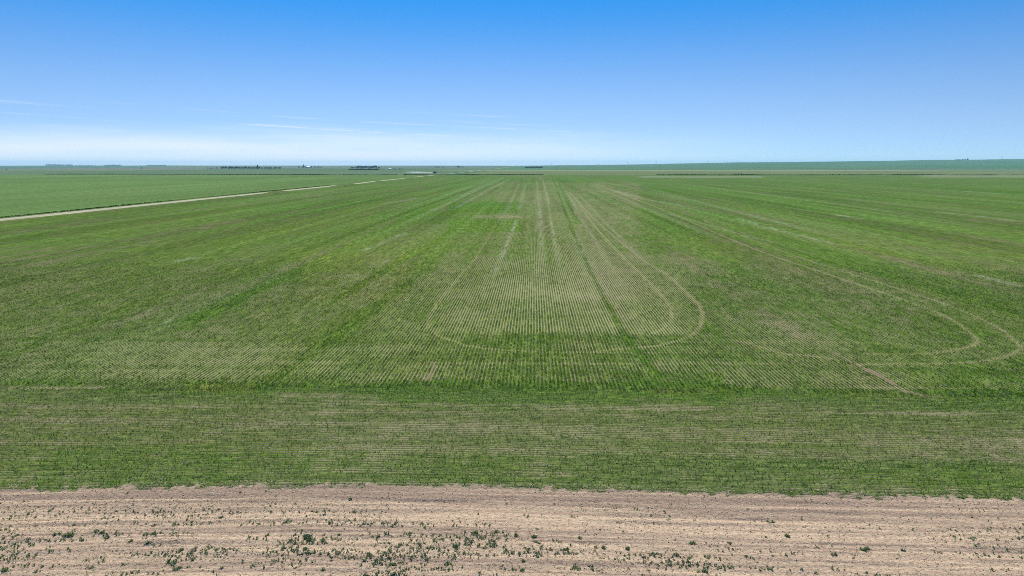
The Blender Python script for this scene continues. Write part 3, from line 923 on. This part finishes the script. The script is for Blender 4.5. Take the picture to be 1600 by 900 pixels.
belt_of_trees(549, 595, 1690, 70, .46, "dark tree in the nearer row of the double shelterbelt", "nearer row of the double shelterbelt", jit=3)
belt_of_trees(596, 604, 1835, 4, .42, "small bush-sized tree at the thin right end of the nearer shelterbelt row", "small trees ending the nearer shelterbelt row")
belt_of_trees(610, 634, 1860, 12, .42, "small dark tree in the low row right of the double shelterbelt", "low tree row right of the double shelterbelt", jit=3)
belt_of_trees(552, 562, 2500, 7, .70, "lower tree at the left end of the farther shelterbelt row", "left end of the farther shelterbelt row", jit=3)
belt_of_trees(561, 592, 2520, 22, 1.15, "tall tree in the farther row of the double shelterbelt", "farther row of the double shelterbelt", jit=5)
belt_of_trees(594, 598, 2510, 2, .8, "tree standing apart at the right end of the farther shelterbelt row", "trees at the right end of the farther row")
belt_of_trees(331, 349, 2150, 6, .72, "separate tree in the broken left end of the long shelterbelt", "broken left end of the long shelterbelt", gap=.1)
belt_of_trees(352, 408, 2150, 32, .92, "blue-green tree in the dense middle of the long shelterbelt", "dense middle of the long shelterbelt")
belt_of_trees(408, 445, 2170, 22, .70, "low tree in the thinning right end of the long shelterbelt", "right end of the long shelterbelt")
tree(3, *bearing_at(408.5, 2190), 1.2, "pointed spruce rising above the long shelterbelt")
belt_of_trees(471, 482, 2800, 5, .75, "tree left of the pale farmhouse", "trees left of the pale farmhouse")
tree(3, *bearing_at(479.5, 2810), 1.25, "dark pointed spruce beside the pale farmhouse")
belt_of_trees(482, 493, 2850, 8, .85, "tree clustered behind the pale farmhouse", "trees behind the pale farmhouse", jit=6)
belt_of_trees(496, 508, 2800, 7, .70, "tree in the low row right of the pale farmhouse", "trees right of the pale farmhouse")
belt_of_trees(820.5, 848, 2480, 24, .80, "tree of even height in the short straight shelterbelt at mid horizon", "short straight shelterbelt", kinds=(2, 0), jit=2)
belt_of_trees(682.5, 689, 2900, 5, .70, "tree in the small grove above the dust trail", "small grove above the dust trail")
tree(0, *bearing_at(691.5, 2900), .70, "left one of two lone trees right of the small grove")
tree(2, *bearing_at(695.2, 2900), .75, "right one of two lone trees right of the small grove")
belt_of_trees(713.5, 727, 3000, 8, .72, "low tree around the spruce beyond the road's end", "grove around the spruce beyond the road's end")
tree(3, *bearing_at(717.6, 3000), 1.0, "dark spruce topping the grove beyond the road's end", squash=.8)
tree(2, *bearing_at(230, 2200), .70, "lone dark round tree on the flat land at far left")
tree(2, *bearing_at(21.5, 1750), .40, "tiny dark bush near the left edge of the picture", name="wild_bush")["category"] = "bush"
tree(2, *bearing_at(934, 5200), .9, "lone tree on the low ridge at mid horizon")

def far_wood(px0, px1, dist, h, n, label, seed):
    rng = np.random.default_rng(seed)
    px = rng.uniform(px0, px1, n); d = dist + rng.uniform(-40, 40, n)
    x, y = bearing_at(px, d)
    hh = h * (.45 + .75 * fbm(px / 3.0, px * 0, 2, seed))
    b = np.stack([x, y, terrain(x, y) + hh * rng.random(n) * .8], 1)
    co, q, c = kites(b, rng.random(n) * 6.283, rng.uniform(2, 4.5, n), rng.uniform(2, 4, n), rng.uniform(-.6, 1.2, n), np.zeros((n, 3)), .4)
    tag(link("distant_trees", mesh_np("distant_trees", co, q), CROWN[0]), label, "trees", kind='stuff')
far_wood(83, 125, 5300, 14, 1500, "long bluish band of distant woodland on the left skyline", 1)
far_wood(127, 160, 5400, 8, 420, "thin broken line of distant trees right of the bluish woodland", 2)
far_wood(172, 199, 5200, 13, 900, "distant tree line on the skyline above the lone dark tree", 3)
far_wood(238, 268, 5200, 11, 800, "distant tree line on the skyline left of the long shelterbelt", 4)
far_wood(1481, 1497, 5000, 8, 700, "low dark tree line on the hilltop beside the tall shed", 5)

# ------------------------------------------------------------------ farm buildings
WHITE = plain_material("white_siding", (.74, .74, .72), .6, .3, .6, spread=.06)
TIN = plain_material("tin_roof", (.62, .64, .66), .45, .5, .4, spread=.1)
DARKROOF = plain_material("dark_roof", (.10, .10, .11), .8, .2, .8)
DARKWALL = plain_material("weathered_boards", (.06, .055, .05), .9, .1, 1.5)
GLASS = plain_material("window_glass", (.03, .035, .04), .15, .5, .2)
DOORM = plain_material("door_paint", (.12, .10, .09), .6, .3, 1.0)
WOODM = plain_material("pole_wood", (.13, .105, .08), .9, .1, 2.0)

def gable_house(name, loc, rz, L, W, H, RH, wall, roof, label, cat, windows=2, door=True, overhang=.4):
    r = tag(empty(name, loc, rz), label, cat)
    h = W / 2
    solid("wall", mat=wall, parent=r, prisms=[(-L / 2, L / 2, [(-h, -.3), (h, -.3), (h, H), (0, H + RH - .05), (-h, H)])])
    o = overhang; k = RH / h
    solid("roof", mat=roof, parent=r, prisms=[(-L / 2 - o, L / 2 + o, [(-h - o, H - o * k + .02), (0, H + RH + .02), (0, H + RH + .22), (-h - o, H - o * k + .22)]),
                                              (-L / 2 - o, L / 2 + o, [(0, H + RH + .02), (h + o, H - o * k + .02), (h + o, H - o * k + .22), (0, H + RH + .22)])])
    for i in range(windows):
        wx = -L / 2 + L * (i + 1) / (windows + 1) + (L * .12 if door else 0)
        solid("window", [(wx - .6, -h - .05, H * .4, wx + .6, -h + .02, H * .4 + 1.2)], GLASS, r)
    if door:
        solid("door", [(-L * .36, -h - .06, 0, -L * .36 + (1.0 if L < 20 else 3.5), -h + .02, min(H - .3, 2.1))], DOORM, r)
    return r

x, y = bearing_at(486.3, 2830)
gable_house("farmhouse", (x, y, float(terrain(x, y))), .1, 14, 9, 4.2, 3.2, WHITE, TIN, "pale farmhouse with light gable roof among dark trees on the skyline", "house", windows=3)
x, y = bearing_at(612.5, 1850)
gable_house("farm_shed", (x, y, float(terrain(x, y))), .05, 7, 4.5, 1.9, .8, WHITE, TIN, "small white roofed shed behind the low tree row", "shed", windows=1)
x, y = bearing_at(1499.6, 5000)
gable_house("tall_shed", (x, y, float(terrain(x, y))), .3, 8.5, 8, 9.5, 3.0, DARKWALL, DARKROOF, "tall dark shed standing alone on the right hilltop", "shed", windows=2)

# ------------------------------------------------------------------ power poles on the ridge
def power_pole(px, dist, label, group, proto=[]):
    x, y = bearing_at(px, dist)
    r = tag(empty("power_pole", (x, y, float(terrain(x, y))), .15), label, "utility pole", group)
    if not proto:
        for s in (-1, 1):
            proto.append(solid("post", mat=WOODM, parent=r, cyls=[((s * 2.4, 0, -.5), (s * 2.4, 0, 21.5), .34, .22, 7)]))
        proto.append(solid("crossarm", [(-6.2, -.16, 19.0, 6.2, .16, 19.45)], WOODM, r))
        for s in (-5.8, 0, 5.8):
            proto.append(solid("insulator", mat=GLASS, parent=r, cyls=[((s, 0, 19.0), (s, 0, 17.6), .14, .14, 6)]))
    else:
        for p in proto:
            d = p.copy(); COL.objects.link(d); d.parent = r
for a in (978, 1021.5, 1059, 1101, 1147):
    power_pole(a, 4100, "thin two-legged power pole in the faint row along the ridge", "power poles along the ridge")
power_pole(861, 4700, "faint lone power pole just right of the straight shelterbelt", None)
power_pole(1551.5, 4950, "faint lone power pole on the hilltop right of the tall shed", None)

# ------------------------------------------------------------------ truck raising dust
def truck():
    x, y = bearing_at(681.3, 1020)
    paint = plain_material("truck_paint", (.03, .035, .045), .35, .5, .5)
    rubber = plain_material("rubber", (.02, .02, .02), .85, .2, 3)
    steel = plain_material("rim_steel", (.35, .35, .36), .4, .5, 3, metal=.8)
    lamp = plain_material("lamp_glass", (.6, .58, .5), .2, .5, 3)
    r = tag(empty("farm_truck", (x, y, float(terrain(x, y))), 1.15), "dark farm truck raising a pale dust trail beyond the field", "truck")
    # side profile in (z) along +x is the driving direction
    solid("chassis", [(-2.9, -.45, .55, 2.9, .45, .8)], rubber, r)
    cab = solid("cab", [(.9, -1.05, .8, 2.2, 1.05, 2.45), (2.2, -.95, .8, 3.2, .95, 1.55)], paint, r)
    solid("window", [(2.202, -.9, 1.62, 2.23, .9, 2.3)], GLASS, cab)
    solid("window", [(1.1, -1.075, 1.62, 2.0, -1.052, 2.3)], GLASS, cab)
    solid("cargo_box", [(-3.1, -1.15, .85, .75, 1.15, 2.75)], paint, r)
    for s in (-.7, .7):
        solid("headlight", [(3.202, s - .14, 1.1, 3.24, s + .14, 1.35)], lamp, r)
    for wx in (-1.9, 2.35):
        for s in (-1, 1):
            wh = solid("wheel", mat=rubber, parent=r, cyls=[((wx, s * .72, .5), (wx, s * 1.02, .5), .5, .5, 14)])
            solid("rim", mat=steel, parent=wh, cyls=[((wx, s * .9, .5), (wx, s * 1.04, .5), .26, .22, 10)])
    # dust trail behind
    n, m = 28, 12
    co = []; q = []
    for i in range(n + 1):
        t = i / n
        rad_z = .5 + 1.3 * t ** .6 - .5 * t ** 3; rad_y = .9 + 5 * t
        for k in range(m):
            a = 2 * math.pi * k / m
            co.append((-2.4 - 46 * t, rad_y * math.cos(a), .1 + rad_z + rad_z * math.sin(a) * 1.0))
    for i in range(n):
        for k in range(m):
            q.append((i * m + k, (i + 1) * m + k, (i + 1) * m + (k + 1) % m, i * m + (k + 1) % m))
    t3 = [(0, k, k + 1) for k in range(1, m - 1)] + [(n * m, n * m + k + 1, n * m + k) for k in range(1, m - 1)]
    mt, t = mat_new("dust")
    geo = t.node('ShaderNodeNewGeometry')
    tcn = t.node('ShaderNodeTexCoord')
    ob_ = tcn.outputs['Object']
    sp = t.node('ShaderNodeSeparateXYZ'); t.l.new(ob_, sp.inputs[0])
    fade = t.ss(sp.outputs[0], -48, -8)
    nz = t.noise(ob_, .45, 3, .6)
    dn = t.math('MULTIPLY', t.math('MULTIPLY', t.ss(nz, .38, .62), fade), .7)
    pv = t.node('ShaderNodeVolumePrincipled')
    pv.inputs['Color'].default_value = (.93, .89, .82, 1)
    t.l.new(dn, pv.inputs['Density'])
    o = t.node('ShaderNodeOutputMaterial'); t.l.new(pv.outputs[0], o.inputs['Volume'])
    d = link("dust", mesh_np("dust", co, q, t3), mt)
    d.location = (x, y, float(terrain(x, y))); d.rotation_euler = (0, 0, .03)
    tag(d, "pale dust trail hanging behind the dark farm truck", "dust", kind='stuff')
truck()

# ------------------------------------------------------------------ bales and bushes at the far end
BALE = plain_material("bale_wrap", (.42, .46, .36), .8, .2, 1.0)
def bale(px, d, s, label):
    x, y = bearing_at(px, d)
    r = solid("bale", mat=BALE, cyls=[((-.85, 0, .8), (-.75, 0, .8), .62, .80, 18), ((-.75, 0, .8), (.75, 0, .8), .80, .80, 18), ((.75, 0, .8), (.85, 0, .8), .80, .62, 18)])
    r.location = (x, y, float(terrain(x, y))); r.scale = (s,) * 3
    tag(r, label, "bale", "pale bales at the far field end")
bale(1156.3, 905, .9, "leftmost of the pale bales, beside the dark bushes at the field end")
bale(1160.8, 908, .8, "middle one of the pale bales at the far field end")
bale(1166.8, 905, .8, "rightmost of the pale bales at the far field end")
tree(2, *bearing_at(1145.0, 925), .20, "low flat bush left of the thick bush at the field end", name="wild_bush")["category"] = "bush"
tree(2, *bearing_at(1149.0, 930), .18, "small dark bush close left of the thick bush by the pale bales", name="wild_bush")["category"] = "bush"
tree(0, *bearing_at(1153.2, 925), .28, "thick dark bush right beside the pale bales at the field end", name="wild_bush")["category"] = "bush"
tree(2, *bearing_at(1171.2, 920), .16, "tiny dark bush right of the pale bales", name="wild_bush")["category"] = "bush"

# ------------------------------------------------------------------ the air
m, t = mat_new("haze_air")
pv = t.node('ShaderNodeVolumePrincipled')
pv.inputs['Color'].default_value = (.48, .78, 1.0, 1)
pv.inputs['Density'].default_value = HAZE_DENSITY
o = t.node('ShaderNodeOutputMaterial'); t.l.new(pv.outputs[0], o.inputs['Volume'])
tag(solid("haze", [(-17500, -900, -9, 17500, 16500, 95)], m), "thin bluish haze over the far fields", "haze", kind='stuff')
